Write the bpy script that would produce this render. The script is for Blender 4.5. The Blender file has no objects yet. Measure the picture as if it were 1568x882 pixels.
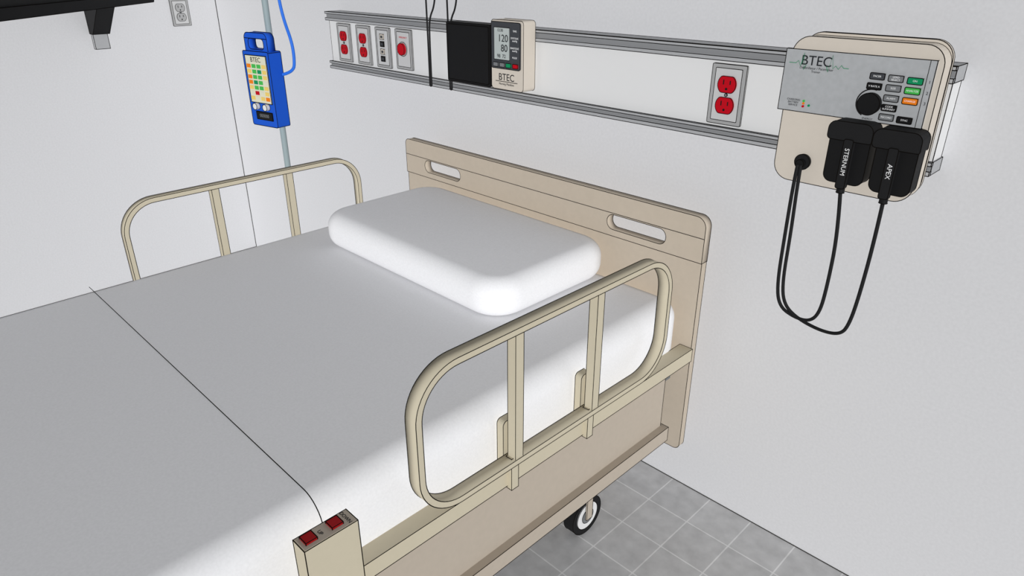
import bpy, bmesh, math
from mathutils import Vector, Matrix
sc = bpy.context.scene
sc.view_settings.view_transform = 'Standard'
sc.view_settings.look = 'None'

# ---------------------------------------------------------------- materials
def lin(c):
    return tuple(((v/255)/12.92 if v/255 <= .04045 else ((v/255+.055)/1.055)**2.4) for v in c)
def mat(name, rgb, rough=.7, spec=.15, metal=0, grain=.0, gscale=80):
    m = bpy.data.materials.new(name); m.use_nodes = True
    nt = m.node_tree; b = nt.nodes['Principled BSDF']
    b.inputs['Roughness'].default_value = rough
    b.inputs['Specular IOR Level'].default_value = spec
    b.inputs['Metallic'].default_value = metal
    c = lin(rgb)
    tc = nt.nodes.new('ShaderNodeTexCoord')
    n = nt.nodes.new('ShaderNodeTexNoise'); n.inputs['Scale'].default_value = gscale; n.inputs['Detail'].default_value = 4
    nt.links.new(tc.outputs['Object'], n.inputs['Vector'])
    mr = nt.nodes.new('ShaderNodeMapRange'); mr.inputs['From Min'].default_value = .3; mr.inputs['From Max'].default_value = .7
    mr.inputs['To Min'].default_value = 1-grain; mr.inputs['To Max'].default_value = 1+grain
    nt.links.new(n.outputs['Fac'], mr.inputs['Value'])
    mx = nt.nodes.new('ShaderNodeVectorMath'); mx.operation = 'SCALE'
    mx.inputs[0].default_value = c
    nt.links.new(mr.outputs['Result'], mx.inputs['Scale'])
    nt.links.new(mx.outputs['Vector'], b.inputs['Base Color'])
    return m
M = {}
M['wall'] = mat('wall_paint', (213,213,215), .95, .0, grain=.03, gscale=140)
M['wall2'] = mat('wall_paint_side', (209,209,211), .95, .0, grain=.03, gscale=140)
M['ink'] = mat('dark_edge_line', (20,18,16), .95, 0)
M['beige'] = mat('bed_beige_enamel', (199,190,168), .7, .05, grain=.01)
M['beige_hb'] = mat('bed_tan_laminate', (191,179,163), .8, .03, grain=.02, gscale=60)
M['panel'] = mat('bed_side_panel', (183,172,158), .8, .03, grain=.02, gscale=60)
M['linen'] = mat('white_linen', (242,242,244), .95, .0, grain=.03, gscale=220)
M['chrome'] = mat('brushed_aluminium', (172,174,176), .6, .15, grain=.05, gscale=90)
M['rail'] = mat('rail_grey', (168,169,171), .6, .1, grain=.02)
M['raild'] = mat('rail_dark', (140,141,143), .6, .1)
M['white'] = mat('white_panel', (222,222,222), .8, .0)
M['plate'] = mat('outlet_plate', (165,165,165), .6, .1)
M['plate_in'] = mat('outlet_plate_inner', (196,196,196), .6, .1)
M['red'] = mat('red_socket', (185,10,28), .6, .1)
M['redbtn'] = mat('red_button', (160,8,14), .5, .2)
M['black'] = mat('black_plastic', (22,22,23), .6, .15)
M['black2'] = mat('black_rubber', (32,32,33), .7, .1)
M['dgrey'] = mat('dark_grey', (66,68,72), .7, .1)
M['grey'] = mat('mid_grey', (120,122,124), .7, .1)
M['cream'] = mat('cream_plastic', (209,200,188), .7, .1, grain=.01)
M['green'] = mat('green_button', (20,140,90), .6, .1)
M['lgreen'] = mat('light_green_button', (70,180,80), .6, .1)
M['orange'] = mat('orange_button', (232,125,25), .6, .1)
M['yellow'] = mat('yellow_button', (230,200,110), .6, .1)
M['blue'] = mat('blue_plastic', (28,86,200), .6, .1)
M['bluet'] = mat('blue_tube', (45,112,220), .5, .2)
M['lcd'] = mat('lcd_glass', (180,187,185), .5, .1)
M['txt'] = mat('white_print', (230,230,230), .9, 0)
M['txtd'] = mat('dark_print', (40,42,45), .9, 0)
M['pole'] = mat('pole_steel', (148,162,165), .5, .2)
M['keypad'] = mat('keypad_cream', (216,214,192), .7, .1)

fm = bpy.data.materials.new('floor_tile'); fm.use_nodes = True
nt = fm.node_tree; b = nt.nodes['Principled BSDF']; b.inputs['Roughness'].default_value = .85
b.inputs['Specular IOR Level'].default_value = .03
tc = nt.nodes.new('ShaderNodeTexCoord'); mp = nt.nodes.new('ShaderNodeMapping')
TILE = .1345
mp.inputs['Location'].default_value = (.743+TILE*40, TILE*60, 0)
nt.links.new(tc.outputs['Object'], mp.inputs['Vector'])
br = nt.nodes.new('ShaderNodeTexBrick'); br.offset = 0; br.squash = 1
for k_, v_ in (('Scale',1),('Mortar Size',.0022),('Mortar Smooth',.2),('Bias',0),('Brick Width',TILE),('Row Height',TILE)):
    br.inputs[k_].default_value = v_
br.inputs['Color1'].default_value = (.70,.70,.705,1); br.inputs['Color2'].default_value = (.65,.65,.655,1)
br.inputs['Mortar'].default_value = (.90,.90,.905,1)
nt.links.new(mp.outputs['Vector'], br.inputs['Vector'])
nz = nt.nodes.new('ShaderNodeTexNoise'); nz.inputs['Scale'].default_value = 24; nz.inputs['Detail'].default_value = 7
nt.links.new(tc.outputs['Object'], nz.inputs['Vector'])
mr = nt.nodes.new('ShaderNodeMapRange'); mr.inputs['From Min'].default_value=.3; mr.inputs['From Max'].default_value=.7
mr.inputs['To Min'].default_value=.87; mr.inputs['To Max'].default_value=1.08
nt.links.new(nz.outputs['Fac'], mr.inputs['Value'])
vm = nt.nodes.new('ShaderNodeVectorMath'); vm.operation='SCALE'
nt.links.new(br.outputs['Color'], vm.inputs[0]); nt.links.new(mr.outputs['Result'], vm.inputs['Scale'])
nt.links.new(vm.outputs['Vector'], b.inputs['Base Color'])
M['floor'] = fm

# ---------------------------------------------------------------- builder
class G:
    def __init__(s, name, loc, rotz=0, local=False, ink=.0009):
        s.e = bpy.data.objects.new(name, None); sc.collection.objects.link(s.e)
        s.e.empty_display_size = .05
        s.e.location = loc; s.e.rotation_euler = (0,0,rotz)
        s.off = Vector((0,0,0)) if local else Vector(loc)
        s.r = ink; s.segs = []
    def add(s, name, bm, m, ink=True, smooth=False, ang=30):
        for v in bm.verts: v.co -= s.off
        if ink:
            bmesh.ops.remove_doubles(bm, verts=bm.verts, dist=1e-5)
            bmesh.ops.recalc_face_normals(bm, faces=bm.faces)
            for e in bm.edges:
                if len(e.link_faces) != 2 or e.calc_face_angle(0) > math.radians(ang):
                    s.segs.append((e.verts[0].co.copy(), e.verts[1].co.copy()))
        else:
            bmesh.ops.recalc_face_normals(bm, faces=bm.faces)
        me = bpy.data.meshes.new(name); bm.to_mesh(me); bm.free()
        me.materials.append(M[m])
        if smooth:
            for p in me.polygons: p.use_smooth = True
        o = bpy.data.objects.new(name, me); sc.collection.objects.link(o); o.parent = s.e
        return o
    def line(s, pts):
        pts = [Vector(p)-s.off for p in pts]
        for a, b in zip(pts, pts[1:]): s.segs.append((a, b))
    def close(s):
        if not s.segs: return
        vs=[]; fs=[]
        for a, b in s.segs:
            d = b-a
            if d.length < 1e-6: continue
            d.normalize()
            h = Vector((0,0,1)) if abs(d.z) < .9 else Vector((1,0,0))
            u = d.cross(h).normalized()*s.r; w = d.cross(u).normalized()*s.r
            i = len(vs)
            for p in (a-d*s.r*.4, b+d*s.r*.4):
                vs += [p+u, p+w, p-u, p-w]
            for j in range(4):
                k = (j+1)%4; fs.append((i+j,i+k,i+4+k,i+4+j))
            fs += [(i,i+3,i+2,i+1),(i+4,i+5,i+6,i+7)]
        me = bpy.data.meshes.new('edge_lines'); me.from_pydata(vs, [], fs); me.materials.append(M['ink'])
        o = bpy.data.objects.new('edge_lines', me); sc.collection.objects.link(o); o.parent = s.e

def rr(a0,a1,b0,b1,r,seg=8):
    rs = r if isinstance(r,(list,tuple)) else [r]*4   # corners: (a1,b1),(a0,b1),(a0,b0),(a1,b0)
    out=[]
    for (ca,cb,sa,sb,st),q in zip(((a1,b1,-1,-1,0),(a0,b1,1,-1,90),(a0,b0,1,1,180),(a1,b0,-1,1,270)),rs):
        if q<=0: out.append((ca,cb)); continue
        for i in range(seg+1):
            t=math.radians(st+90*i/seg); out.append((ca+sa*q+q*math.cos(t), cb+sb*q+q*math.sin(t)))
    return out
def amap(axis,u,v,w):
    return {'y':(u,w,v),'x':(w,u,v),'z':(u,v,w)}[axis]
def prism(g,name,pts,axis,w0,w1,m,holes=(),ink=True,smooth=False,ang=30):
    bm = bmesh.new()
    if not holes:
        a=[bm.verts.new(amap(axis,u,v,w0)) for u,v in pts]; b=[bm.verts.new(amap(axis,u,v,w1)) for u,v in pts]
        n=len(pts); bm.faces.new(a); bm.faces.new(b[::-1])
        for i in range(n): bm.faces.new((a[i],a[(i+1)%n],b[(i+1)%n],b[i]))
    else:
        cu = bpy.data.curves.new('t','CURVE'); cu.dimensions='2D'; cu.fill_mode='BOTH'; cu.extrude=abs(w1-w0)/2
        for lp in (pts,)+tuple(holes):
            sp=cu.splines.new('POLY'); sp.points.add(len(lp)-1); sp.use_cyclic_u=True
            for p,(u,v) in zip(sp.points,lp): p.co=(u,v,0,1)
        o=bpy.data.objects.new('t',cu); sc.collection.objects.link(o); bpy.context.view_layer.update()
        dg=bpy.context.evaluated_depsgraph_get(); me=bpy.data.meshes.new_from_object(o.evaluated_get(dg))
        bm.from_mesh(me); mid=(w0+w1)/2
        for v in bm.verts: v.co = Vector(amap(axis,v.co.x,v.co.y,mid+v.co.z))
        bpy.data.objects.remove(o); bpy.data.meshes.remove(me)
        bmesh.ops.remove_doubles(bm, verts=bm.verts, dist=1e-5)
    return g.add(name,bm,m,ink,smooth,ang)
def box(g,name,x0,x1,y0,y1,z0,z1,m,bev=0,ink=True):
    bm=bmesh.new(); bmesh.ops.create_cube(bm,size=1)
    for v in bm.verts: v.co=Vector(((x0+x1)/2+v.co.x*(x1-x0),(y0+y1)/2+v.co.y*(y1-y0),(z0+z1)/2+v.co.z*(z1-z0)))
    if bev: bmesh.ops.bevel(bm,geom=bm.edges[:],offset=bev,segments=3,affect='EDGES',profile=.5)
    return g.add(name,bm,m,ink)
def cyl(g,name,c,axis,r,h,m,seg=28,ink=True,r2=None):
    bm=bmesh.new(); bmesh.ops.create_cone(bm,cap_ends=True,segments=seg,radius1=r,radius2=r if r2 is None else r2,depth=h)
    R={'z':Matrix.Identity(3),'y':Matrix.Rotation(math.radians(90),3,'X'),'x':Matrix.Rotation(math.radians(90),3,'Y')}[axis]
    for v in bm.verts: v.co=R@v.co+Vector(c)
    return g.add(name,bm,m,ink)
def cushion(g,name,x0,x1,y0,y1,z0,z1,rp,re,m,n=10,rb=None):
    rb=re if rb is None else rb
    bm=bmesh.new(); rings=[]
    prof=[(rb*(1-math.sin(math.pi/2*i/n)), z0+rb*(1-math.cos(math.pi/2*i/n))) for i in range(n+1)]
    prof+=[(re*(1-math.cos(math.pi/2*i/n)), z1-re+re*math.sin(math.pi/2*i/n)) for i in range(n+1)]
    for ins,z in prof:
        pts=rr(x0+ins,x1-ins,y0+ins,y1-ins,max(rp-ins,.004),10)
        rings.append([bm.verts.new((x,y,z)) for x,y in pts])
    for a,b in zip(rings,rings[1:]):
        k=len(a)
        for i in range(k): bm.faces.new((a[i],a[(i+1)%k],b[(i+1)%k],b[i]))
    bm.faces.new(rings[0][::-1]); bm.faces.new(rings[-1])
    return g.add(name,bm,m,ink=False,smooth=True)
def tube(g,name,pts,r,m,smooth=True,cyc=False,res=6):
    cu=bpy.data.curves.new(name,'CURVE'); cu.dimensions='3D'; cu.bevel_depth=r; cu.bevel_resolution=4; cu.use_fill_caps=True
    if smooth:
        sp=cu.splines.new('NURBS'); sp.points.add(len(pts)-1); sp.order_u=3; sp.use_endpoint_u=True; sp.resolution_u=res
    else:
        sp=cu.splines.new('POLY'); sp.points.add(len(pts)-1)
    for p,c in zip(sp.points,pts): p.co=(*(Vector(c)-g.off),1)
    sp.use_cyclic_u=cyc
    cu.materials.append(M[m]); o=bpy.data.objects.new(name,cu); sc.collection.objects.link(o)
    bpy.context.view_layer.update()
    me=bpy.data.meshes.new_from_object(o.evaluated_get(bpy.context.evaluated_depsgraph_get()))
    bpy.data.objects.remove(o); me.name=name
    for p in me.polygons: p.use_smooth=True
    if not me.materials: me.materials.append(M[m])
    o=bpy.data.objects.new(name,me); sc.collection.objects.link(o); o.parent=g.e
    return o
def text(g,name,s,c,size,m,rot=0,plane='y',sx=1):
    cu=bpy.data.curves.new(name,'FONT'); cu.body=s; cu.size=size; cu.align_x='CENTER'; cu.align_y='CENTER'; cu.extrude=.0002
    o=bpy.data.objects.new(name,cu); sc.collection.objects.link(o); bpy.context.view_layer.update()
    me=bpy.data.meshes.new_from_object(o.evaluated_get(bpy.context.evaluated_depsgraph_get()))
    bpy.data.objects.remove(o); me.name=name; me.materials.clear(); me.materials.append(M[m])
    R=Matrix.Rotation(rot,4,'Z')
    if plane=='y': R=Matrix.Rotation(math.radians(90),4,'X')@R
    me.transform(Matrix.Translation(Vector(c)-g.off)@R@Matrix.Diagonal((sx,1,1,1)))
    o=bpy.data.objects.new(name,me); sc.collection.objects.link(o); o.parent=g.e
    return o
def shell(name,x0,x1,y0,y1,z0,z1,m):
    bm=bmesh.new(); bmesh.ops.create_cube(bm,size=1)
    for v in bm.verts: v.co=Vector(((x0+x1)/2+v.co.x*(x1-x0),(y0+y1)/2+v.co.y*(y1-y0),(z0+z1)/2+v.co.z*(z1-z0)))
    me=bpy.data.meshes.new(name); bm.to_mesh(me); bm.free(); me.materials.append(M[m])
    o=bpy.data.objects.new(name,me); sc.collection.objects.link(o); return o

# ---------------------------------------------------------------- room
XL=-3.70
shell('floor',XL-.1,3.0,-5.0,.1,-.1,0,'floor')
shell('wall_back',XL-.1,3.0,0,.1,0,2.7,'wall')
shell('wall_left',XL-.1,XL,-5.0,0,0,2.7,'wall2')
def edgeline(name,a,b,r):  # drawn ink outline added where room planes meet, no real moulding
    g=G(name,a,ink=r); g.segs.append((Vector((0,0,0)),Vector(b)-Vector(a)))
    g.close(); o=g.e.children[0]; w=g.e
    o.parent=None; o.location=a; bpy.data.objects.remove(w); o.name=name
edgeline('room_edge_line_1',(XL+.001,-.001,0),(XL+.001,-.001,2.7),.0018)
edgeline('room_edge_line_2',(XL,-.001,.001),(3.0,-.001,.001),.0014)
edgeline('room_edge_line_3',(XL+.001,0,.001),(XL+.001,-5.0,.001),.0014)

# ---------------------------------------------------------------- bed
bed=G('hospital_bed',(-1.43,-1.15,0),ink=.0009)
XR,XF=-.815,-2.045
def board(nm,yf,sg):
    sl=[rr(-1.939,-1.748,.816,.860,.0215),rr(-1.122,-.927,.816,.860,.0215)]
    prism(bed,nm+'_upper',rr(XF,XR,.797,.919,[.028,.018,0,0]),'y',yf,yf+sg*.027,'beige_hb',holes=sl)
    bed.line([(XF,yf-sg*.0004,.864),(XR,yf-sg*.0004,.864)])
    prism(bed,nm+'_lower',rr(XF+.001,XR-.001,.205,.797,[0,0,.02,.02]),'y',yf+sg*.004,yf+sg*.0268,'beige_hb')
board('headboard',-.107,1)
board('footboard',-2.22,-1)
cushion(bed,'mattress',-2.04,-.849,-2.19,-.112,.49,.69,.055,.052,'linen',rb=.008)
sy=-1.205
seam=[(-2.04,sy,.6903),(-.849-.052,sy,.6903)]
for i in range(1,9):
    t=math.pi/2*i/8; seam.append((-.901+.0523*math.sin(t),sy,.638+.0523*math.cos(t)))
seam.append((-.8487,sy,.55)); bed.line(seam)
for s_,(xo,xi) in (('near',(-.81,-.85)),('far',(-2.05,-2.01))):
    a,b_=min(xo,xi),max(xo,xi)
    box(bed,'side_rail_top_'+s_,a,b_,-2.22,-.106,.510,.548,'beige')
    d=.02 if s_=='near' else -.02
    box(bed,'side_panel_'+s_,min(xo-d,xi),max(xo-d,xi),-2.20,-.195,.325,.512,'panel')
    box(bed,'side_rail_bottom_'+s_,a,b_,-2.22,-.185,.288,.332,'panel')
box(bed,'deck',-2.0,-.86,-2.19,-.12,.44,.492,'grey',ink=False)
def guard(s_,xo,y0,y1,dy,w,zt):
    sg=1 if s_=='near' else -1
    a,b_=sorted((xo,xo-sg*w))
    prism(bed,'guard_loop_'+s_,rr(y0,y1,.571,zt,.098,14),'x',a,b_,'beige',
          holes=[rr(y0+.013,y1-.013,.571+.013,zt-.013,.085,14)])
    for i,y in enumerate((-.794+dy,-.550+dy)):
        x0,x1=sorted((xo-sg*.002,xo-sg*.024))
        box(bed,'guard_post_%s_%d'%(s_,i+1),x0,x1,y-.011,y+.011,.578,zt-.012,'beige')
        x0,x1=sorted((xo-sg*.024,xo-sg*.008))
        box(bed,'guard_stub_%s_%d'%(s_,i+1),x0,x1,y-.016,y+.004,.505,.585,'beige')
        x0,x1=sorted((xo-sg*.032,xo-sg*.050))
        prism(bed,'guard_bracket_%s_%d'%(s_,i+1),rr(y-.016,y+.016,.50,.663,[.004,.01,0,0],4),'x',x0,x1,'beige')
guard('near',-.79,-1.045,-.278,0,.030,.886)
guard('far',-2.078,-1.085,-.305,-.018,.026,.893)
# control box with buttons
CT=.693
box(bed,'control_box',-.807,-.772,-1.277,-1.182,.46,CT,'beige')
box(bed,'control_box_top',-.8055,-.7735,-1.275,-1.184,CT,CT+.0008,'panel',ink=False)
for i,(y,t) in enumerate(((-1.259,'UP'),(-1.213,'DOWN'))):
    box(bed,'control_button_%d'%(i+1),-.801,-.781,y-.010,y+.010,CT,CT+.005,'redbtn')
    text(bed,'control_label_%d'%(i+1),t,(-.790,y+.0195,CT+.0013),.009,'txtd',plane='z')
# undercarriage
for x in (-.945,-1.915):
    box(bed,'base_beam',x-.02,x+.02,-1.95,-.30,.16,.21,'grey',ink=False)
    for y in (-.6,-1.7): box(bed,'base_leg',x-.02,x+.02,y-.02,y+.02,.20,.45,'grey',ink=False)
    for y in (-.375,-1.90):
        cyl(bed,'caster_tire',(x,y,.062),'x',.062,.034,'black2',36)
        cyl(bed,'caster_rim',(x,y,.062),'x',.044,.037,'white',32)
        cyl(bed,'caster_hub',(x,y,.062),'x',.024,.040,'grey',24)
        box(bed,'caster_fork_a',x+.021,x+.026,y-.012,y+.012,.055,.15,'panel')
        box(bed,'caster_fork_b',x-.026,x-.021,y-.012,y+.012,.055,.15,'panel')
        box(bed,'caster_crown',x-.026,x+.026,y-.02,y+.02,.13,.165,'grey')
for y in (-.5,-1.8): box(bed,'base_cross',-1.915,-.945,y-.02,y+.02,.165,.205,'grey',ink=False)
bed.close()

pil=G('pillow',(-1.48,-.35,.69))
cushion(pil,'pillow_body',-1.888,-1.076,-.585,-.122,.6905,.797,.095,.044,'linen')
pil.close()

# ---------------------------------------------------------------- headwall rail unit
ru=G('headwall_rail_unit',(-1.467,-.035,1.217),ink=.0009)
xa,xb=-2.566,-.367
box(ru,'back_panel',xa+.003,xb-.003,-.055,0,1.125,1.305,'white')
for nm,z0,z1 in (('upper',1.290,1.321),('lower',1.111,1.138)):
    box(ru,nm+'_channel',xa,xb,-.062,0,z0,z1,'rail')
    box(ru,nm+'_lip_top',xa,xb,-.070,-.060,z1-.007,z1,'rail')
    box(ru,nm+'_lip_bottom',xa,xb,-.070,-.060,z0,z0+.009,'rail')
    box(ru,nm+'_groove',xa+.001,xb-.001,-.063,-.060,z0+.010,z1-.008,'raild',ink=False)
ru.close()

# ---------------------------------------------------------------- outlets (local: faces -Y, origin at plate centre back)
def plate(g,w,h):
    prism(g,'cover_plate',rr(-w/2,w/2,-h/2,h/2,.003,2),'y',-.005,-.0002,'plate')
    prism(g,'cover_inner',rr(-w/2+.010,w/2-.010,-h/2+.009,h/2-.009,.002,2),'y',-.0065,-.004,'plate_in')
def duplex(name,loc,rotz,w,h,col,sw=.046):
    g=G(name,loc,rotz,True,ink=.0008); plate(g,w,h)
    for i,z in enumerate((h*.175,-h*.175)):
        pts=[]
        R=sw/2; hh=sw*.40
        for t in range(0,360,12):
            a=math.radians(t); pts.append((R*math.cos(a), max(-hh,min(hh,R*math.sin(a)))+z))
        prism(g,'socket_%d'%(i+1),pts,'y',-.010,-.006,col)
        for k,(dx,hh2) in enumerate(((-.0085,.0055),(.0085,.0045))):
            box(g,'slot_%d_%d'%(i+1,k+1),dx-.0013,dx+.0013,-.0106,-.009,z+.002-hh2+.003,z+.002+hh2+.003,'black',ink=False)
        cyl(g,'ground_%d'%(i+1),(0,-.0098,z-.010),'y',.003,.0016,'black',12,ink=False)
    cyl(g,'screw',(0,-.0075,0),'y',.0035,.002,'grey',12)
    g.close(); return g
duplex('electrical_outlet',(-2.461,-.055,1.213),0,.089,.138,'red',.043)
duplex('electrical_outlet',(-2.331,-.055,1.213),0,.089,.138,'red',.043)
duplex('electrical_outlet',(-.831,-.055,1.2125),0,.088,.138,'red',.047)
duplex('electrical_outlet',(XL,-.183,1.272),math.radians(90),.086,.122,'plate',.044)
g=G('data_jack_plate',(-2.2065,-.0555,1.2135),0,True); plate(g,.087,.138)
for i,(z,c1) in enumerate(((.038,'cream'),(.013,'black'),(-.013,'cream'),(-.038,'black'))):
    box(g,'jack_%d'%(i+1),-.011,.011,-.010,-.006,z-.009,z+.009,c1)
    box(g,'jack_hole_%d'%(i+1),-.006,.006,-.0105,-.009,z-.005,z+.004,'dgrey',ink=False)
g.close()
g=G('emergency_call_button',(-2.083,-.0555,1.2165),0,True); plate(g,.092,.134)
cyl(g,'button_base',(0,-.008,.002),'y',.024,.005,'plate',28); cyl(g,'button',(0,-.013,.002),'y',.020,.012,'red',28)
text(g,'label','EMERGENCY',(0,-.0068,.040),.008,'red')
g.close()

# ---------------------------------------------------------------- hanging cables
def hang(x):
    g=G('monitor_cable',(x,-.09,1.4))
    tube(g,'strand_a',[(x-.012,-.085,1.66),(x-.010,-.085,1.50),(x-.002,-.088,1.33),(x-.003,-.088,1.118)],.0028,'black2')
    tube(g,'strand_b',[(x+.035,-.085,1.66),(x+.045,-.085,1.45),(x+.040,-.088,1.37),(x+.009,-.088,1.33),(x+.006,-.088,1.26),(x+.006,-.088,1.118)],.0028,'black2')
    tube(g,'end_loop',[(x-.003,-.088,1.120),(x+.001,-.088,1.112),(x+.006,-.088,1.120)],.0032,'black2')
    box(g,'wall_hook',x-.03,x+.05,-.10,0,1.655,1.675,'black2')
    g.close()
hang(-1.908); hang(-1.803)

# ---------------------------------------------------------------- black box + BP monitor
g=G('black_accessory_basket',(-1.677,-.095,1.24))
prism(g,'basket_body',rr(-1.776,-1.579,1.153,1.329,.004,3),'y',-.12,-.0715,'black')
prism(g,'basket_inner_face',rr(-1.770,-1.585,1.159,1.323,.004,3),'y',-.1215,-.119,'black')
g.close()
g=G('blood_pressure_monitor',(-1.507,-.095,1.25))
bx0,bx1=-1.573,-1.441
prism(g,'housing',rr(bx0,bx1,1.152,1.346,.010,4),'y',-.12,-.0715,'cream')
prism(g,'display_bezel',rr(bx0+.004,bx1-.010,1.212,1.341,.006,4),'y',-.124,-.119,'dgrey')
prism(g,'lcd_screen',rr(-1.556,-1.492,1.237,1.326,.002,2),'y',-.1255,-.123,'lcd')
text(g,'reading_1','120',(-1.518,-.1262,1.296),.028,'txtd')
text(g,'reading_2','80',(-1.513,-.1262,1.269),.028,'txtd')
text(g,'reading_3','98  72',(-1.525,-.1262,1.247),.014,'txtd')
text(g,'reading_4','12:30',(-1.530,-.1262,1.318),.011,'txtd')
for i,z in enumerate((1.318,1.299,1.292,1.272,1.265,1.246)):
    text(g,'unit_label_%d'%i,('TIME','SYSTOLIC','mmHg','DIASTOLIC','mmHg','PULSE')[i],(-1.472,-.1245,z),.0072,'txt')
for i,(x,c) in enumerate(((-1.549,'grey'),(-1.522,'grey'),(-1.496,'green'),(-1.468,'red'))):
    prism(g,'button_%d'%(i+1),rr(x-.010,x+.010,1.217,1.229,.002,2),'y',-.127,-.123,c)
text(g,'brand','BTEC',(-1.510,-.1205,1.187),.028,'txtd')
text(g,'brand_sub','Nursing Manikins',(-1.510,-.1205,1.168),.009,'txtd')
g.line([(-1.555,-.1205,1.175),(-1.465,-.1205,1.175)])
g.close()

# ---------------------------------------------------------------- defibrillator
g=G('defibrillator',(-.51,-.10,1.2),ink=.0008)
prism(g,'housing',rr(-.662,-.375,1.062,1.361,.036,8),'y',-.12,-.080,'cream')
prism(g,'housing_back',rr(-.655,-.374,1.066,1.367,.036,8),'y',-.080,-.0705,'cream')
box(g,'control_panel',-.672,-.386,-.125,-.119,1.211,1.335,'chrome')
box(g,'panel_side_strip',-.398,-.397,-.1256,-.124,1.211,1.335,'ink',ink=False)
Y=-.1262
text(g,'brand','BTEC',(-.606,Y,1.314),.027,'txtd')
text(g,'brand_sub','Defibrillator / Pacemaker',(-.604,Y,1.300),.0068,'txtd')
text(g,'brand_sub2','Trainer',(-.604,Y,1.2935),.0062,'txtd')
ecg=[(-.662,1.308),(-.648,1.308),(-.643,1.313),(-.638,1.303),(-.636,1.308),(-.633,1.329),(-.630,1.296),(-.626,1.306)]
tube(g,'ecg_trace_1',[(x,Y,z) for x,z in ecg],.0006,'green',smooth=False)
ecg=[(-.584,1.306),(-.580,1.296),(-.575,1.329),(-.571,1.303),(-.566,1.309),(-.560,1.303),(-.555,1.311),(-.550,1.306),(-.540,1.306)]
tube(g,'ecg_trace_2',[(x,Y,z) for x,z in ecg],.0006,'green',smooth=False)
btn=[(-.483,1.298,'dgrey','PACER'),(-.449,1.297,'grey','LEAD\nSELECT'),(-.415,1.296,'green','ON'),
     (-.485,1.279,'black','V RATE A'),(-.450,1.279,'grey','SIZE'),(-.416,1.278,'lgreen','ANALYZE'),
     (-.450,1.260,'grey','ALARM'),(-.416,1.259,'orange','CHARGE'),
     (-.450,1.242,'black','CODE\nSUMMARY'),(-.451,1.224,'grey','RECORD'),(-.418,1.223,'black','SYNC')]
for i,(x,z,c,t) in enumerate(btn):
    prism(g,'button_%d'%(i+1),rr(x-.0135,x+.0135,z-.006,z+.006,.002,2),'y',-.129,-.124,c)
    text(g,'button_label_%d'%(i+1),t,(x,-.1293,z),.005,'txt')
for i,z in enumerate((1.296,1.276,1.257)): text(g,'step_%d'%(i+1),str(i+1),(-.391,Y,z),.008,'txtd')
cyl(g,'energy_knob',(-.486,-.131,1.246),'y',.021,.014,'black',32)
arc=[(-.486+.027*math.cos(math.radians(a)),Y,1.246+.027*math.sin(math.radians(a))) for a in range(75,245,12)]
tube(g,'knob_scale',arc,.0012,'black',smooth=False)
text(g,'knob_label','ENERGY',(-.486,Y,1.216),.0055,'txtd')
text(g,'led_text','CHARGING\nBATTERY\nSERVICE',(-.640,Y,1.229),.0055,'txtd')
for i,(x,z,c) in enumerate(((-.618,1.234,'lgreen'),(-.618,1.229,'orange'),(-.618,1.223,'red'),(-.606,1.226,'green'))):
    cyl(g,'led_%d'%i,(x,-.126,z),'y',.0024,.003,c,12,ink=False)
cyl(g,'cable_port',(-.598,-.123,1.108),'y',.0165,.010,'black2',28)
cyl(g,'cable_plug',(-.598,-.131,1.106),'y',.009,.016,'black',20)
for nm,c0,c1,b0,b1,xs,t in (('sternum',-.541,-.455,-.538,-.459,-.4965,'STERNUM'),('apex',-.454,-.367,-.447,-.371,-.412,'APEX')):
    dz=0 if nm=='sternum' else -.003
    prism(g,nm+'_paddle',rr(b0,b1,1.088+dz,1.205+dz,[.006,.006,.016,.016],6),'y',-.158,-.1205,'black')
    prism(g,nm+'_paddle_top',rr(c0,c1,1.176+dz,1.213+dz,[.016,.016,.008,.004],5),'y',-.168,-.121,'black2')
    prism(g,nm+'_handle',rr(xs-.009,xs+.009,1.080+dz,1.180+dz,.004,3),'y',-.170,-.157,'black2')
    text(g,nm+'_label',t,(xs,-.1705,1.135+dz),.0125,'txt',rot=math.radians(-90))
    cyl(g,nm+'_strain_relief',(xs,-.160,1.078+dz),'z',.008,.016,'black',16)
yy=-.150
tube(g,'sternum_cord',[(-.4965,-.160,1.075),(-.487,yy,.98),(-.486,yy,.86),(-.490,yy,.79),(-.512,-.14,.757),(-.55,-.135,.753),(-.588,-.135,.768),(-.602,-.135,.82),(-.604,-.135,.95),(-.603,-.14,1.06),(-.602,-.138,1.104)],.0038,'black2')
tube(g,'apex_cord',[(-.412,-.160,1.071),(-.414,yy,.98),(-.418,yy,.86),(-.424,yy,.79),(-.436,-.15,.757),(-.48,-.14,.744),(-.54,-.135,.752),(-.578,-.135,.776),(-.5905,-.135,.83),(-.5915,-.135,.95),(-.594,-.14,1.06),(-.595,-.138,1.104)],.0038,'black2')
g.close()

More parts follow.
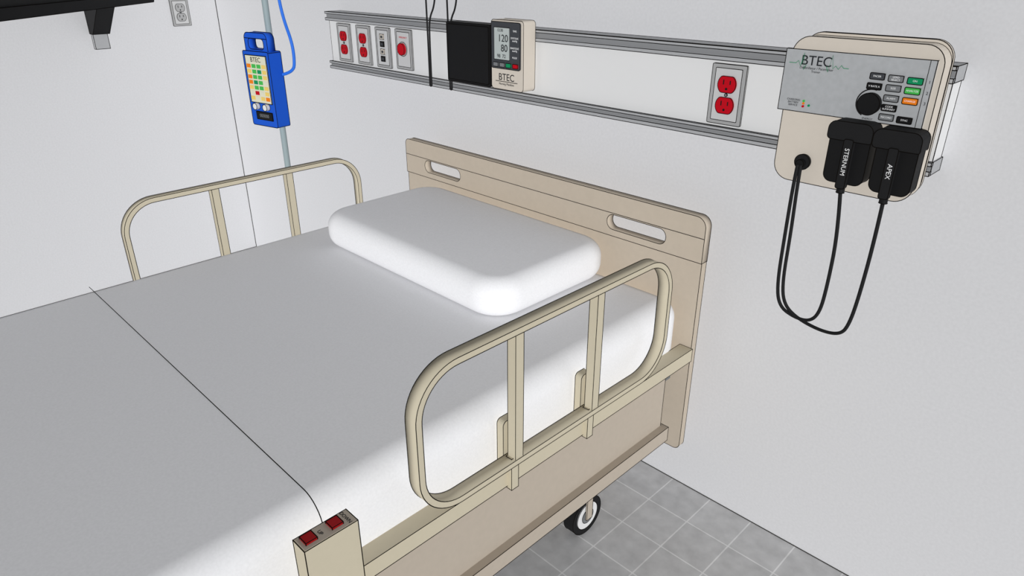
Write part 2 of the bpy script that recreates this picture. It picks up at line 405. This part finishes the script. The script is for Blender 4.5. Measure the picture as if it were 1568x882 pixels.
# ---------------------------------------------------------------- IV stand (with tubing) + pump
g=G('iv_pole_stand',(-2.35,-.42,0))
cyl(g,'pole',(-2.35,-.42,1.03),'z',.0105,1.90,'pole',24,ink=False)
for i in range(5):
    a=math.radians(72*i+20); dx,dy=math.cos(a),math.sin(a); Rr=.24
    tube(g,'leg_%d'%i,[(-2.35,-.42,.10),(-2.35+dx*.12,-.42+dy*.12,.085),(-2.35+dx*Rr,-.42+dy*Rr,.055)],.012,'pole')
    cyl(g,'castor_%d'%i,(-2.35+dx*Rr,-.42+dy*Rr,.025),'x',.025,.02,'black2',20)
for sx in (-1,1):
    tube(g,'hook_%d'%sx,[(-2.35,-.42,1.97),(-2.35+sx*.06,-.42,1.96),(-2.35+sx*.11,-.42,1.94),(-2.35+sx*.13,-.42,1.97)],.005,'pole')
tube(g,'iv_tubing',[(-2.24,-.42,1.95),(-2.265,-.42,1.60),(-2.255,-.42,1.40),(-2.238,-.42,1.325),(-2.203,-.42,1.26),(-2.200,-.42,1.205),(-2.206,-.425,1.165),(-2.245,-.445,1.155)],.0050,'bluet')
g.close()
ang=math.radians(11.6)
g=G('infusion_pump',(-2.300,-.505,.984),ang,True,ink=.0012)
w=.064
prism(g,'body',rr(-w,w,0,.245,.006,3),'y',0,.052,'blue')
prism(g,'handle',rr(-w+.006,w-.010,.235,.302,[.018,.018,0,0],5),'y',.010,.040,'blue',holes=[rr(-w+.024,w-.028,.250,.284,.012,5)])
box(g,'pole_clamp',-.055,-.012,.050,.085,.10,.14,'black')
box(g,'front_panel',-w+.012,w-.012,-.003,0,.078,.232,'keypad')
text(g,'brand','BTEC',(0,-.0034,.218),.022,'txtd')
for r_ in range(7):
    for c_ in range(4):
        cc=[['orange','lgreen','lgreen','yellow'],['yellow','lgreen','green','yellow'],['orange','lgreen','lgreen','yellow'],['orange','green','lgreen','keypad'],['yellow','lgreen','lgreen','yellow'],['keypad','red','keypad','yellow'],['yellow','keypad','yellow','orange']][r_][c_]
        x=-.0375+c_*.025; z=.198-r_*.0175
        box(g,'key_%d_%d'%(r_,c_),x-.009,x+.009,-.005,-.002,z-.006,z+.006,cc,ink=False)
for i,x in enumerate((-.025,.026)): cyl(g,'knob_%d'%i,(x,-.007,.066),'y',.011,.014,'white',20)
box(g,'display',-.035,.045,-.003,0,.022,.048,'black')
text(g,'display_digits','000000',(.005,-.0034,.035),.016,'grey')
g.close()

# ---------------------------------------------------------------- TV on arm
dx,dy=.733,-.680
tvc=Vector((-3.37,-.42,1.339))
rz=math.atan2(dy,dx)
g=G('wall_mounted_television',tuple(tvc),rz,True,ink=.001)
prism(g,'cabinet',rr(0,1.15,0,.66,.006,2),'y',-.05,.0,'black')
prism(g,'bezel',rr(0,1.15,0,.66,.006,2),'y',0,.010,'black2',holes=[rr(.03,1.12,.035,.63,.002,2)])
box(g,'screen',.03,1.12,0,.003,.035,.63,'black',ink=False)
g.close()
g=G('television_wall_bracket',(-3.66,-.57,1.25),ink=.0012)
prism(g,'arm',[(-3.70,1.20),(-3.655,1.20),(-3.52,1.31),(-3.36,1.42),(-3.33,1.60),(-3.37,1.60),(-3.70,1.60)],'y',-.60,-.53,'black')
box(g,'wall_channel',-3.70,-3.675,-.595,-.535,1.135,1.62,'rail')
g.close()

# ---------------------------------------------------------------- light
w=bpy.data.worlds.new('soft_room_light'); sc.world=w; w.use_nodes=True
bg=w.node_tree.nodes['Background']; bg.inputs['Color'].default_value=(.97,.985,1,1); bg.inputs['Strength'].default_value=.17
def sun(name,direction,strength,shadow=False,angle=5):
    ld=bpy.data.lights.new(name,'SUN'); ld.energy=strength; ld.angle=math.radians(angle); ld.use_shadow=shadow
    ld.color=(.99,.995,1)
    o=bpy.data.objects.new(name,ld); sc.collection.objects.link(o)
    o.rotation_euler=Vector(direction).to_track_quat('Z','Y').to_euler(); o.location=Vector(direction)*4
e=math.radians(11)
sun('sun_light',(math.cos(e)*.715,-math.cos(e)*.70,math.sin(e)),2.9)

# ---------------------------------------------------------------- camera
cd=bpy.data.cameras.new('camera'); cam=bpy.data.objects.new('camera',cd); sc.collection.objects.link(cam)
cam.location=(0,-1.607,1.5); cam.rotation_euler=(math.radians(90-25.2),0,math.radians(45))
cd.sensor_width=36; cd.lens=36*1066/1568; cd.clip_start=.02
sc.camera=cam
